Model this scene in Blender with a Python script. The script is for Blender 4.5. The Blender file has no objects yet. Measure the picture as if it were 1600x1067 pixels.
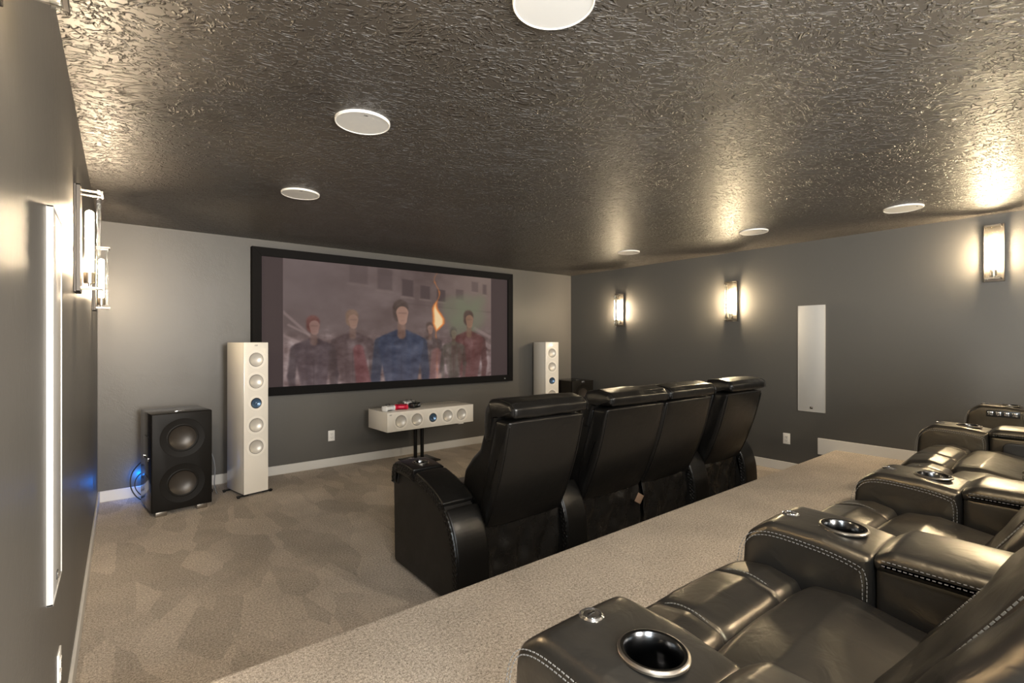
import bpy, bmesh, math, random
import numpy as np
from mathutils import Vector, Matrix, noise as mnoise
random.seed(3)
S = bpy.context.scene
COL = S.collection
PI = math.pi

# ------------------------------------------------------------------ camera, world, exposure
CX, CZ, F = 0.162, 1.394, 767.0
cam_d = bpy.data.cameras.new('camera'); cam = bpy.data.objects.new('camera', cam_d); COL.objects.link(cam)
cam_d.sensor_width = 36; cam_d.lens = F / 1600 * 36; cam_d.clip_start = 0.01
cam.location = (CX, 0, CZ); cam.rotation_euler = (math.radians(90), 0, -math.radians(38.5))
S.camera = cam
S.view_settings.view_transform = 'Standard'; S.view_settings.look = 'None'
S.view_settings.gamma = 1; S.view_settings.use_curve_mapping = False
S.view_settings.exposure = 2.55
w = bpy.data.worlds.new('world'); S.world = w; w.use_nodes = True
w.node_tree.nodes['Background'].inputs[0].default_value = (0.9, 0.95, 1, 1)
w.node_tree.nodes['Background'].inputs[1].default_value = 0.0

RW, RD, RB, RH = 5.78, 5.55, -2.6, 2.44       # room: right wall x, front wall y, back wall y, ceiling
PLY, PLZ = 1.845, 0.305                        # platform front edge and height
BULB = 92.0

def area(name, loc, size, power, col, rot=(0, 0, 0), shape='DISK', size_y=None):
    d = bpy.data.lights.new(name, 'AREA'); d.shape = shape; d.size = size
    if size_y: d.size_y = size_y
    d.energy = power; d.color = col
    o = bpy.data.objects.new(name, d); COL.objects.link(o); o.location = loc; o.rotation_euler = rot
    return o
# added fill lights under the ceiling, out of view, without fixtures
area('ceiling_fill_light', (0.75, 0.05, RH - 0.03), 0.22, 4.5, (1, .93, .84))
area('ceiling_fill_light', (2.75, -0.60, RH - 0.03), 0.14, 9, (1, .86, .68))
area('ceiling_fill_light', (4.6, -0.90, RH - 0.03), 0.12, 7, (1, .80, .55))
# added unseen light at the solid back wall, behind the camera
area('rear_fill_light', (1.0, RB + .03, 1.42), 1.0, 100, (1, .96, .90), (math.radians(90), 0, math.radians(0)), 'RECTANGLE', 1.7)

# added cool fill at the left wall, just behind the camera; no doorway there
area('side_fill_light', (0.03, -0.72, 1.35), 0.80, 24, (.84, .94, 1), (math.radians(90), 0, math.radians(-90)), 'RECTANGLE', 1.9)

# ------------------------------------------------------------------ materials
def mat(name, col, rough=.5, metal=0, spec=.5, emit=None, estr=0, coat=0, trans=None):
    m = bpy.data.materials.new(name); m.use_nodes = True
    b = m.node_tree.nodes['Principled BSDF']
    b.inputs['Base Color'].default_value = (*col, 1); b.inputs['Roughness'].default_value = rough
    b.inputs['Metallic'].default_value = metal; b.inputs['Specular IOR Level'].default_value = spec
    b.inputs['Coat Weight'].default_value = coat
    if emit:
        b.inputs['Emission Color'].default_value = (*emit, 1); b.inputs['Emission Strength'].default_value = estr
    return m
def N(m, t, **kw):
    n = m.node_tree.nodes.new(t)
    for k, v in kw.items():
        if k in n.inputs: n.inputs[k].default_value = v
        else: setattr(n, k, v)
    return n
def L(m, a, b): m.node_tree.links.new(a, b)
def coords(m, scale=(1, 1, 1), rot=(0, 0, 0), what='Object'):
    tc = N(m, 'ShaderNodeTexCoord'); mp = N(m, 'ShaderNodeMapping')
    mp.inputs['Scale'].default_value = scale; mp.inputs['Rotation'].default_value = rot
    L(m, tc.outputs[what], mp.inputs[0]); return mp.outputs[0]
def ramp(m, fac, stops):
    r = N(m, 'ShaderNodeValToRGB'); e = r.color_ramp.elements
    while len(e) < len(stops): e.new(0.5)
    for q, (p, c) in zip(e, stops):
        q.position = p; q.color = (*c, 1) if not isinstance(c, (int, float)) else (c, c, c, 1)
    L(m, fac, r.inputs[0]); return r.outputs[0]
def noise(m, vec, scale, detail=3, rough=.5, dist=0):
    n = N(m, 'ShaderNodeTexNoise'); n.inputs['Scale'].default_value = scale; n.inputs['Detail'].default_value = detail
    n.inputs['Roughness'].default_value = rough; n.inputs['Distortion'].default_value = dist
    L(m, vec, n.inputs['Vector']); return n.outputs['Fac']
def math_(m, op, a, b=None, c=None):
    n = N(m, 'ShaderNodeMath'); n.operation = op
    for i, v in enumerate((a, b, c)):
        if v is None: continue
        if isinstance(v, (int, float)): n.inputs[i].default_value = v
        else: L(m, v, n.inputs[i])
    return n.outputs[0]
def bump(m, h, dist, strength=1):
    b = N(m, 'ShaderNodeBump'); b.inputs['Distance'].default_value = dist; b.inputs['Strength'].default_value = strength
    L(m, h, b.inputs['Height']); L(m, b.outputs[0], m.node_tree.nodes['Principled BSDF'].inputs['Normal'])
def base(m, c): L(m, c, m.node_tree.nodes['Principled BSDF'].inputs['Base Color'])
def rough_(m, c): L(m, c, m.node_tree.nodes['Principled BSDF'].inputs['Roughness'])

def wall_mat(name, col):
    m = mat(name, col, .42, spec=.35)
    v = coords(m)
    n1 = noise(m, v, 7, 4, .55, .6)
    n2 = ramp(m, noise(m, v, 16, 3, .6, 1.5), [(.44, 0), (.5, 1), (.56, 0)])
    k = ramp(m, noise(m, v, 2.2, 2), [(.5, 0), (.62, 1)])
    h = math_(m, 'ADD', n1, math_(m, 'MULTIPLY', math_(m, 'MULTIPLY', n2, k), .25))
    bump(m, h, .006, .22)
    return m
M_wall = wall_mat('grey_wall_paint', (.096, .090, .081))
M_wallr = wall_mat('grey_wall_paint_right_shaded', (.078, .075, .069))  # same paint as the other walls, its shading put into a darker colour

def ceiling_mat():
    m = mat('dark_textured_ceiling_paint', (.050, .043, .036), .43, spec=.42)
    v = coords(m)
    flow = N(m, 'ShaderNodeTexNoise'); flow.inputs['Scale'].default_value = 1.7; flow.inputs['Detail'].default_value = 2
    L(m, v, flow.inputs['Vector'])
    sub = N(m, 'ShaderNodeVectorMath', operation='MULTIPLY_ADD')
    L(m, flow.outputs['Color'], sub.inputs[0]); sub.inputs[1].default_value = (.35, .35, .0); L(m, v, sub.inputs[2])
    def ridges(sx, sy, rot, lo, hi, off):
        mp = N(m, 'ShaderNodeMapping'); mp.vector_type = 'POINT'; mp.inputs['Rotation'].default_value = (0, 0, rot)
        L(m, sub.outputs[0], mp.inputs[0])
        m2 = N(m, 'ShaderNodeMapping'); m2.inputs['Scale'].default_value = (sx, sy, 1); m2.inputs['Location'].default_value = (off, off, 0)
        L(m, mp.outputs[0], m2.inputs[0])
        a = math_(m, 'ABSOLUTE', math_(m, 'SUBTRACT', noise(m, m2.outputs[0], 1.0, 1.5, .45, .6), .5))
        rd = ramp(m, a, [(0, 1), (.03, .9), (.06, .15), (.08, 0)])
        k = ramp(m, noise(m, m2.outputs[0], 1.3, 2, .6), [(lo, 0), (hi, 1)])
        return math_(m, 'MULTIPLY', rd, k)
    h = math_(m, 'MAXIMUM', ridges(15, 30, .45, .48, .51, 0), ridges(30, 17, -.35, .54, .57, 7.3))
    h = math_(m, 'MAXIMUM', h, ridges(22, 36, .1, .53, .56, 3.1))
    h = math_(m, 'ADD', h, math_(m, 'MULTIPLY', noise(m, v, 4, 1), .12))
    bump(m, h, .0085, 1.0)
    return m
M_ceil = ceiling_mat()

def carpet_mat(name='beige_cut_pile_carpet', lo=.90, hi=1.10, k=1):
    m = mat(name, (.3, .25, .2), .95, spec=.1)
    v = coords(m)
    fine = noise(m, v, 230, 2, .7)
    mid = noise(m, v, 95, 2, .6)
    vor = N(m, 'ShaderNodeTexVoronoi'); vor.inputs['Scale'].default_value = 3.4; vor.inputs['Randomness'].default_value = .9
    mp = N(m, 'ShaderNodeMapping'); mp.inputs['Scale'].default_value = (1.9, .8, 1); L(m, v, mp.inputs[0])
    nz = N(m, 'ShaderNodeTexNoise'); nz.inputs['Scale'].default_value = 9; L(m, v, nz.inputs['Vector'])
    ad = N(m, 'ShaderNodeVectorMath', operation='MULTIPLY_ADD'); L(m, nz.outputs['Color'], ad.inputs[0]); ad.inputs[1].default_value = (.05, .05, 0)
    L(m, mp.outputs[0], ad.inputs[2]); L(m, ad.outputs[0], vor.inputs['Vector'])
    sp = N(m, 'ShaderNodeSeparateColor'); L(m, vor.outputs['Color'], sp.inputs[0])
    nap = ramp(m, sp.outputs[0], [(.30, lo), (.70, hi)])
    blot = math_(m, 'MULTIPLY', nap, ramp(m, noise(m, v, 4, 3), [(.3, .92), (.7, 1.08)]))
    c = ramp(m, math_(m, 'MULTIPLY_ADD', fine, .6, math_(m, 'MULTIPLY', mid, .4)),
             [(.32, (.13, .108, .083)), (.5, (.50, .43, .355)), (.68, (.85, .77, .67))])
    mx = N(m, 'ShaderNodeVectorMath', operation='MULTIPLY')
    cc = N(m, 'ShaderNodeCombineXYZ')
    for i in range(3): L(m, blot, cc.inputs[i])
    L(m, c, mx.inputs[0]); L(m, cc.outputs[0], mx.inputs[1]); base(m, mx.outputs[0])
    bump(m, math_(m, 'ADD', fine, mid), .006, .8)
    return m
M_carpet = carpet_mat()
M_carpet2 = carpet_mat('beige_cut_pile_carpet_step', .98, 1.02)

def leather_mat(name, col, r0, r1, spec=.5, wr=.0016, tint=(1, 1, 1)):
    m = mat(name, col, .4, spec=spec)
    m.node_tree.nodes['Principled BSDF'].inputs['Specular Tint'].default_value = (*tint, 1)
    v = coords(m)
    rough_(m, ramp(m, noise(m, v, 9, 4, .6), [(.3, r0), (.7, r1)]))
    wk = noise(m, v, 17, 3, .5, .9)
    h = wk
    bump(m, h, wr, .8)
    return m
M_leather = leather_mat('black_leather', (.0055, .005, .0045), .29, .34, .36, .0016)
M_leather2 = leather_mat('charcoal_leather', (.0105, .0104, .0102), .30, .37, .95, .0022, (1, .81, .54))  # warm specular tint puts golden lamp highlights into the neutral leather
M_vinyl = leather_mat('black_vinyl_side', (.012, .0105, .009), .42, .5, .35, .0008)
M_skirt = leather_mat('thin_black_liner', (.010, .009, .008), .22, .32, .6, .0015)
M_thread = mat('grey_thread', (.17, .16, .145), .7)
M_threadd = mat('dark_thread', (.15, .14, .12), .6)
M_blackmetal = mat('black_metal', (.012, .011, .010), .4, .6)
M_steel = mat('brushed_nickel', (.34, .31, .27), .32, 1)
M_bronze = mat('dark_brushed_nickel', (.055, .048, .041), .5, .5)
M_chrome = mat('chrome', (.75, .75, .76), .12, 1)
M_gun = mat('dark_chrome_cup', (.10, .10, .10), .2, 1)
M_trim = mat('white_trim_paint', (.60, .58, .54), .45)
M_plate = mat('white_plastic', (.72, .70, .66), .35)
M_slot = mat('dark_slot', (.02, .02, .02), .6)
M_grille = mat('white_speaker_grille', (.47, .465, .45), .55)
M_panel = mat('white_panel_frame', (.40, .395, .38), .5)
M_gloss = mat('off_white_gloss_lacquer', (.74, .70, .63), .22, coat=.6)
M_matte = mat('off_white_surround', (.76, .72, .65), .4)
M_cone = mat('silver_cone', (.60, .57, .52), .4, .3)
M_bluecone = mat('blue_grey_cone', (.09, .16, .26), .3, .5)
M_blacklac = mat('black_gloss_lacquer', (.008, .007, .006), .12, spec=.35)
M_subfront = mat('black_satin_front', (.007, .006, .005), .5, spec=.15)
M_subcone = mat('dark_sub_cone', (.045, .038, .032), .38, .3)
M_frame = mat('black_velvet_frame', (.006, .0055, .0055), .85, spec=.15)
M_blackplastic = mat('black_plastic', (.012, .012, .012), .35)
M_white = mat('white_pad_plastic', (.68, .68, .68), .35)
M_red = mat('red_pad_plastic', (.62, .012, .05), .35)
M_blue = mat('blue_led', (.0, .1, .5), .4, emit=(.02, .25, 1), estr=12)
M_cable = mat('black_cable', (.012, .012, .012), .5)
M_cableg = mat('grey_cable', (.18, .18, .18), .4)
M_tag = mat('brown_patch', (.23, .15, .10), .6)
M_bulb = mat('lit_filament_tube', (1, .9, .7), .5, emit=(1, .78, .52), estr=BULB)

def glass_mat():
    m = bpy.data.materials.new('clear_seeded_glass'); m.use_nodes = True
    nt = m.node_tree; nt.nodes.remove(nt.nodes['Principled BSDF']); out = nt.nodes['Material Output']
    tr = N(m, 'ShaderNodeBsdfTransparent'); tr.inputs[0].default_value = (.93, .94, .92, 1)
    gl = N(m, 'ShaderNodeBsdfGlossy'); gl.inputs['Roughness'].default_value = .06
    fr = N(m, 'ShaderNodeFresnel'); fr.inputs[0].default_value = 1.42
    v = coords(m); h = noise(m, v, 45, 3, .6, 1)
    b = N(m, 'ShaderNodeBump'); b.inputs['Distance'].default_value = .004; L(m, h, b.inputs['Height'])
    L(m, b.outputs[0], gl.inputs['Normal']); L(m, b.outputs[0], fr.inputs['Normal'])
    mx = N(m, 'ShaderNodeMixShader'); L(m, fr.outputs[0], mx.inputs[0]); L(m, tr.outputs[0], mx.inputs[1]); L(m, gl.outputs[0], mx.inputs[2])
    L(m, mx.outputs[0], out.inputs[0]); return m
M_glass = glass_mat()

# ------------------------------------------------------------------ object helpers
def finish(name, bm, m, parent=None, smooth=40):
    me = bpy.data.meshes.new(name)
    bmesh.ops.recalc_face_normals(bm, faces=bm.faces)
    bm.to_mesh(me); bm.free()
    return from_mesh(name, me, m, parent, smooth)
def from_mesh(name, me, m, parent=None, smooth=40):
    o = bpy.data.objects.new(name, me); COL.objects.link(o); me.materials.append(m)
    if smooth:
        me.polygons.foreach_set('use_smooth', [True] * len(me.polygons))
        try: me.set_sharp_from_angle(angle=math.radians(smooth))
        except Exception: pass
    if parent is not None:
        top = parent
        while top.parent is not None: top = top.parent
        me.transform(mw(top).inverted())
        o.parent = parent
    return o
def mw(o): return Matrix.Translation(o.location) @ o.rotation_euler.to_matrix().to_4x4()
def tag(o, label=None, cat=None, group=None, kind=None):
    if label: o['label'] = label
    if cat: o['category'] = cat
    if group: o['group'] = group
    if kind: o['kind'] = kind
    return o
def thing(name, label, cat, loc=(0, 0, 0), rz=0, group=None):
    o = bpy.data.objects.new(name, None); COL.objects.link(o); o.empty_display_size = .1
    o.location = loc; o.rotation_euler = (0, 0, rz)
    return tag(o, label, cat, group)
def children(o): return [c for c in COL.objects if c.parent is o]
def copy_tree(o, parent=None):
    kids = [c for c in COL.objects if c.parent is o]
    c = o.copy(); COL.objects.link(c)
    if parent is not None: c.parent = parent
    for k in kids: copy_tree(k, c)
    return c
def box_bm(x0, x1, y0, y1, z0, z1, bev=0, seg=2, bm=None):
    own = bm is None
    bm = bm or bmesh.new()
    r = bmesh.ops.create_cube(bm, size=1)
    for v in r['verts']:
        v.co = Vector((x0 + (v.co.x + .5) * (x1 - x0), y0 + (v.co.y + .5) * (y1 - y0), z0 + (v.co.z + .5) * (z1 - z0)))
    if bev:
        es = list({e for v in r['verts'] for e in v.link_edges})
        bmesh.ops.bevel(bm, geom=es, offset=bev, segments=seg, affect='EDGES', profile=.5)
    return bm
def xf(bm, M): bmesh.ops.transform(bm, matrix=M, verts=bm.verts); return bm
def lathe(pts, n=40, bm=None, M=None):
    """pts: (r, h) revolved round local z"""
    bm = bm or bmesh.new(); rings = []
    for r, h in pts:
        if r < 1e-6:
            v = bm.verts.new((0, 0, h)); rings.append([v])
        else:
            rings.append([bm.verts.new((r * math.cos(2 * PI * i / n), r * math.sin(2 * PI * i / n), h)) for i in range(n)])
    for a, b in zip(rings, rings[1:]):
        for i in range(n):
            j = (i + 1) % n
            vs = [a[i % len(a)], a[j % len(a)], b[j % len(b)], b[i % len(b)]]
            u = []
            for v in vs:
                if v not in u: u.append(v)
            if len(u) >= 3:
                try: bm.faces.new(u)
                except ValueError: pass
    if M is not None:
        bmesh.ops.transform(bm, matrix=M, verts=[v for r in rings for v in r])
    return bm
def tube(pts, r, n=8, bm=None, closed=False):
    bm = bm or bmesh.new(); rings = []
    pts = [Vector(p) for p in pts]
    up = Vector((0, 0, 1))
    for i, p in enumerate(pts):
        a = pts[max(i - 1, 0)]; b = pts[min(i + 1, len(pts) - 1)]
        t = (b - a).normalized()
        s = t.cross(up)
        if s.length < 1e-3: s = t.cross(Vector((1, 0, 0)))
        s.normalize(); u = s.cross(t)
        rings.append([bm.verts.new(p + r * (math.cos(2 * PI * k / n) * s + math.sin(2 * PI * k / n) * u)) for k in range(n)])
    for a, b in zip(rings, rings[1:]):
        for k in range(n): bm.faces.new((a[k], a[(k + 1) % n], b[(k + 1) % n], b[k]))
    bm.faces.new(rings[0]); bm.faces.new(rings[-1][::-1])
    return bm
def spline(pts, n=8):
    P = [Vector(p) for p in pts]; P = [P[0] * 2 - P[1]] + P + [P[-1] * 2 - P[-2]]; out = []
    for i in range(1, len(P) - 2):
        for k in range(n):
            t = k / n; a, b, c, d = P[i - 1], P[i], P[i + 1], P[i + 2]
            out.append(.5 * ((2 * b) + (c - a) * t + (2 * a - 5 * b + 4 * c - d) * t * t + (3 * b - a - 3 * c + d) * t ** 3))
    out.append(P[-2]); return out
def fillet(poly, rs, n=5):
    out = []; k = len(poly)
    if isinstance(rs, (int, float)): rs = [rs] * k
    for i in range(k):
        P = Vector(poly[i]); A = Vector(poly[i - 1]); B = Vector(poly[(i + 1) % k]); r = rs[i]
        if r <= 0: out.append(P); continue
        da = (A - P); db = (B - P); la, lb = da.length, db.length; da.normalize(); db.normalize()
        ang = da.angle(db)
        t = min(r / math.tan(ang / 2), .49 * la, .49 * lb)
        p0, p1 = P + da * t, P + db * t
        for q in range(n + 1):
            s = q / n; out.append((1 - s) ** 2 * p0 + 2 * s * (1 - s) * P + s * s * p1)
    return out
def resample(poly, step):
    out = []; k = len(poly)
    for i in range(k):
        a, b = poly[i], poly[(i + 1) % k]; L_ = (b - a).length
        if L_ < 1e-5: continue
        n = max(1, int(math.ceil(L_ / step)))
        for q in range(n): out.append(a + (b - a) * q / n)
    return out
def pnormals(poly):
    k = len(poly); ar = sum(poly[i].x * poly[(i + 1) % k].y - poly[(i + 1) % k].x * poly[i].y for i in range(k))
    sg = 1 if ar > 0 else -1; out = []
    for i in range(k):
        t = (poly[(i + 1) % k] - poly[i - 1]); n = Vector((t.y, -t.x)) * sg
        out.append(n.normalized() if n.length > 0 else n)
    return out
def pillow(prof, x0, x1, r=.02, crown=0.0, seams=(), nx=10, rs=.03, step=.03, wr=0.0, wf=9, bulge=0.0, axis='x', mask=None):
    """profile in (y, z) swept along x, rounded at both ends; seams: (fraction, depth, half width) grooves across;
    crown puffs the middle; bulge pushes the end faces out."""
    poly = resample(fillet(prof, rs), step); nn = pnormals(poly); W = x1 - x0
    st = []
    for i in range(6):
        th = PI / 2 * i / 5
        st.append((x0 + r * (1 - math.cos(th)), -r * (1 - math.sin(th))))
    xs = [x0 + r + (W - 2 * r) * i / nx for i in range(1, nx)]
    for f, d, hw in seams:
        c = x0 + f * W; xs += [c - hw, c - hw * .5, c, c + hw * .5, c + hw]
    st += [(x, 0) for x in sorted(xs)]
    st += [(x0 + x1 - x, o) for x, o in reversed(st[:6])]
    bm = bmesh.new(); rings = []
    for x, o in st:
        u = (x - x0) / W; pf = crown * (1 - abs(2 * u - 1) ** 2.4)
        for f, d, hw in seams:
            q = (x - (x0 + f * W)) / hw
            pf -= d * math.exp(-2.2 * q * q)
        ring = []
        for p, n in zip(poly, nn):
            k = mask(p) if mask else 1
            q = p + n * (o + pf * k)
            v = Vector((x, q.x, q.y))
            if wr:
                d = mnoise.noise(v * wf) * wr + mnoise.noise(v * wf * 2.7) * wr * .4
                v += Vector((0, n.x, n.y)) * d * k
            ring.append(bm.verts.new(v))
        rings.append(ring)
    k = len(poly)
    for a, b in zip(rings, rings[1:]):
        for i in range(k): bm.faces.new((a[i], a[(i + 1) % k], b[(i + 1) % k], b[i]))
    for ring, sg in ((rings[0], -1), (rings[-1], 1)):
        if bulge:
            c = sum((v.co for v in ring), Vector()) / k; prev = ring
            for f, h in ((.85, .55), (.6, .85), (.3, 1)):
                nr = [bm.verts.new(c + (v.co - c) * f + Vector((sg * bulge * h, 0, 0))) for v in ring]
                for i in range(k): bm.faces.new((prev[i], prev[(i + 1) % k], nr[(i + 1) % k], nr[i]))
                prev = nr
            bm.faces.new(prev)
        else: bm.faces.new(ring)
    return bm
def stitches(bm, pts, nrm, pitch=.009, ln=.0055, wd=.0008, h=.0006):
    """small dashes laid along a line"""
    P = [Vector(p) for p in pts]; N_ = Vector(nrm).normalized(); acc = 0
    for a, b in zip(P, P[1:]):
        d = (b - a); Ld = d.length
        if Ld < 1e-6: continue
        t = d / Ld; s = t.cross(N_).normalized(); pos = -acc
        while pos + pitch <= Ld:
            pos += pitch
            c = a + t * pos
            vs = [bm.verts.new(c + t * (i * ln / 2) + s * (j * wd) + N_ * (q * h)) for i in (-1, 1) for j in (-1, 1) for q in (-1, 1)]
            for f in ((0, 1, 3, 2), (4, 6, 7, 5), (0, 4, 5, 1), (2, 3, 7, 6), (1, 5, 7, 3), (0, 2, 6, 4)):
                bm.faces.new([vs[i] for i in f])
        acc = Ld - pos
    return bm
def boolean_cut(o, cutters):
    """cut holes: evaluates boolean modifiers without operators"""
    tmp = []
    for bm in cutters:
        me = bpy.data.meshes.new('cut'); bmesh.ops.recalc_face_normals(bm, faces=bm.faces); bm.to_mesh(me); bm.free()
        c = bpy.data.objects.new('cut', me); COL.objects.link(c)
        md = o.modifiers.new('cut', 'BOOLEAN'); md.operation = 'DIFFERENCE'; md.solver = 'EXACT'; md.object = c
        top = o
        while top.parent is not None: top = top.parent
        me.transform(mw(top).inverted()); c.parent = top
        tmp.append(c)
    bpy.context.view_layer.update()
    dg = bpy.context.evaluated_depsgraph_get()
    me = bpy.data.meshes.new_from_object(o.evaluated_get(dg))
    o.modifiers.clear(); o.data = me
    me.polygons.foreach_set('use_smooth', [True] * len(me.polygons))
    try: me.set_sharp_from_angle(angle=math.radians(38))
    except Exception: pass
    for c in tmp: bpy.data.objects.remove(c)

def text_mesh(name, body, size, M, m, parent, ext=.0006):
    cu = bpy.data.curves.new(name, 'FONT'); cu.body = body; cu.size = size; cu.extrude = ext; cu.align_x = 'CENTER'; cu.align_y = 'CENTER'
    cu.resolution_u = 3
    o = bpy.data.objects.new(name, cu); COL.objects.link(o)
    bpy.context.view_layer.update()
    me = bpy.data.meshes.new_from_object(o.evaluated_get(bpy.context.evaluated_depsgraph_get()))
    bpy.data.objects.remove(o); me.transform(M); me.materials.clear()
    return from_mesh(name, me, m, parent, 0)

# ------------------------------------------------------------------ the setting
def struct(name, bm, m, smooth=0): return tag(finish(name, bm, m, None, smooth), kind='structure')
T = .12
struct('floor', box_bm(-T, RW + T, RB - T, RD + T, -.12, 0), M_carpet)
struct('ceiling', box_bm(-T, RW + T, RB - T, RD + T, RH, RH + .12), M_ceil)
struct('wall_left', box_bm(-T, 0, RB - T, RD + T, 0, RH), M_wall)
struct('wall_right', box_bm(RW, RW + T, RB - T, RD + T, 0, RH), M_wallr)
struct('wall_front', box_bm(0, RW, RD, RD + T, 0, RH), M_wall)
struct('wall_back', box_bm(0, RW, RB - T, RB, 0, RH), M_wall)
pp = fillet([(RB + .001, .0), (PLY, .0), (PLY, PLZ), (RB + .001, PLZ)], [0, 0, .022, 0])
bm = bmesh.new(); A_ = [bm.verts.new((0.001, p.x, p.y)) for p in pp]; B_ = [bm.verts.new((RW - .001, p.x, p.y)) for p in pp]
for i in range(len(pp)): bm.faces.new((A_[i], A_[(i + 1) % len(pp)], B_[(i + 1) % len(pp)], B_[i]))
bm.faces.new(A_); bm.faces.new(B_)
tag(finish('platform', bm, M_carpet2, None, 50), kind='structure')
def board(name, x0, x1, y0, y1, z0, z1): struct(name, box_bm(x0, x1, y0, y1, z0, z1, .003, 1), M_trim)
board('baseboard_front', 0.014, RW - .014, RD - .014, RD, 0, .095)
board('baseboard_left', 0, .014, PLY, RD, 0, .095)
board('baseboard_right', RW - .014, RW, 1.995, RD, 0, .095)
board('trim_1', RW - .014, RW, RB, 1.995, PLZ - .07, .402)
board('trim_2', 0, .014, RB, PLY, PLZ, .402)

# ------------------------------------------------------------------ ceiling speakers
def ceiling_speaker(x, y, label, r=.125):
    t = thing('ceiling_speaker', label, 'speaker', (x, y, RH - .012), 0, 'round speakers in the ceiling')
    Mx = Matrix.Translation((x, y, RH))
    finish('rim', lathe([(r - .006, -.002), (r - .006, -.010), (r - .002, -.012), (r + .001, -.010), (r + .002, 0)], 56, M=Mx), M_plate, t)
    pts = [(0, -.0095)] + [(r * .96 * i / 14, -.0095 + .0006 * (i % 2)) for i in range(1, 15)] + [(r - .006, -.008)]
    finish('grille', lathe(pts, 56, M=Mx), M_grille, t)
    text_mesh('lettering', 'KEF', .012, Matrix.Translation((x - .02, y - r * .72, RH - .0105)) @ Matrix.Rotation(PI, 4, 'X'), M_slot, t, .0004)
    return t
ceiling_speaker(1.20, 1.10, 'white round ceiling speaker cut off by the top of the picture')
ceiling_speaker(1.06, 2.27, 'white round ceiling speaker at upper left, the larger of the two complete ones there')
ceiling_speaker(1.15, 3.64, 'smaller white round ceiling speaker at upper left, nearer to the projection screen')
ceiling_speaker(4.80, 3.64, 'far white round ceiling speaker above the small far right wall sconce')
ceiling_speaker(4.86, 2.22, 'white round ceiling speaker above the middle sconce of the right wall')
ceiling_speaker(4.95, 1.10, 'white round ceiling speaker above the flat white panel of the right wall')

# ------------------------------------------------------------------ wall sconces
M_bulb2 = mat('brighter_lit_filament_tube', (1, .9, .7), .5, emit=(1, .78, .50), estr=BULB * 1.5)
def sconce(y, zc, side, label, bulb=None):
    """side +1: on the left wall, facing +x; -1: on the right wall"""
    x0 = 0 if side > 0 else RW
    t = thing('wall_sconce', label, 'sconce', (x0, y, zc), 0, 'wall sconces of the side walls')
    X = lambda d: x0 + side * d
    def bx(d0, d1, y0, y1, z0, z1, b=.0015, bm=None): return box_bm(min(X(d0), X(d1)), max(X(d0), X(d1)), y0, y1, z0, z1, b, 1, bm)
    H, W = .235, .0625
    # shallow tray shaped back plate
    bm = bx(.0, .008, y - W, y + W, zc - H, zc + H)
    bx(.008, .022, y - W, y - W + .006, zc - H, zc + H, .001, bm); bx(.008, .022, y + W - .006, y + W, zc - H, zc + H, .001, bm)
    bx(.008, .022, y - W, y + W, zc - H, zc - H + .006, .001, bm); bx(.008, .022, y - W, y + W, zc + H - .006, zc + H, .001, bm)
    finish('back_plate', bm, M_bronze, t)
    for s, zz in ((1, zc + H - .022), (-1, zc - H + .022)):
        bm = bmesh.new()
        for q in (-1, 1): bx(.008, .096, y + q * .044 - .003, y + q * .044 + .003, zz - .004, zz + .004, .001, bm)
        bx(.090, .098, y - .047, y + .047, zz - .006, zz + .006, .001, bm)
        finish('bracket', bm, M_steel, t)
    # thick wavy cast glass slab
    bm = bmesh.new(); nz_, ny_ = 40, 8
    g = {}
    for f, d in ((0, .076), (1, .089)):
        for i in range(nz_ + 1):
            for j in range(ny_ + 1):
                yy = y - .045 + .09 * j / ny_; zz = zc - H + .012 + (2 * H - .024) * i / nz_
                wv = mnoise.noise(Vector((yy * 30, zz * 22, f * 9 + y))) * .0022
                wy = mnoise.noise(Vector((0, zz * 40, f * 3 + y))) * .0018 * (1 if j in (0, ny_) else 0)
                g[f, i, j] = bm.verts.new((X(d + wv), yy + wy, zz))
    for i in range(nz_):
        for j in range(ny_):
            for f in (0, 1): bm.faces.new((g[f, i, j], g[f, i + 1, j], g[f, i + 1, j + 1], g[f, i, j + 1]))
        for j in (0, ny_): bm.faces.new((g[0, i, j], g[0, i + 1, j], g[1, i + 1, j], g[1, i, j]))
    for j in range(ny_):
        for i in (0, nz_): bm.faces.new((g[0, i, j], g[0, i, j + 1], g[1, i, j + 1], g[1, i, j]))
    finish('glass_panel', bm, M_glass, t)
    d = .050; zb = zc - H + .022
    bm = lathe([(0, 0), (.006, 0), (.006, .02), (.021, .022), (.022, .07), (.017, .075), (0, .075)], 20, M=Matrix.Translation((X(d), y, zb)))
    bx(.010, .09, y - .004, y + .004, zb - .004, zb + .004, .001, bm)
    finish('socket', bm, M_steel, t)
    R = .0155
    pts = [(R * .7, 0), (R, .012), (R, .262)] + [(R * math.cos(a), .262 + R * math.sin(a)) for a in (.4, .8, 1.2)] + [(0, .262 + R)]
    finish('bulb', lathe(pts, 16, M=Matrix.Translation((X(d), y, zb + .072))), bulb or M_bulb, t)
    return t
sconce(2.90, 1.845, 1, 'lit nickel sconce with glass slab, the larger complete one on left wall')
sconce(4.55, 1.845, 1, 'lit nickel sconce on the left wall, nearer the screen corner')
sconce(1.0, 2.135, 1, 'nearest left wall sconce, only its lower tip showing at the top edge')
sconce(4.55, 1.845, -1, 'farthest lit sconce on the right wall, behind the recliner headrests')
sconce(2.90, 1.865, -1, 'middle lit sconce on right wall, between far sconce and flat white panel', M_bulb2)
sconce(.69, 2.12, -1, 'nearest lit sconce on the right wall, at the right edge of the picture', M_bulb2)

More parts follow.
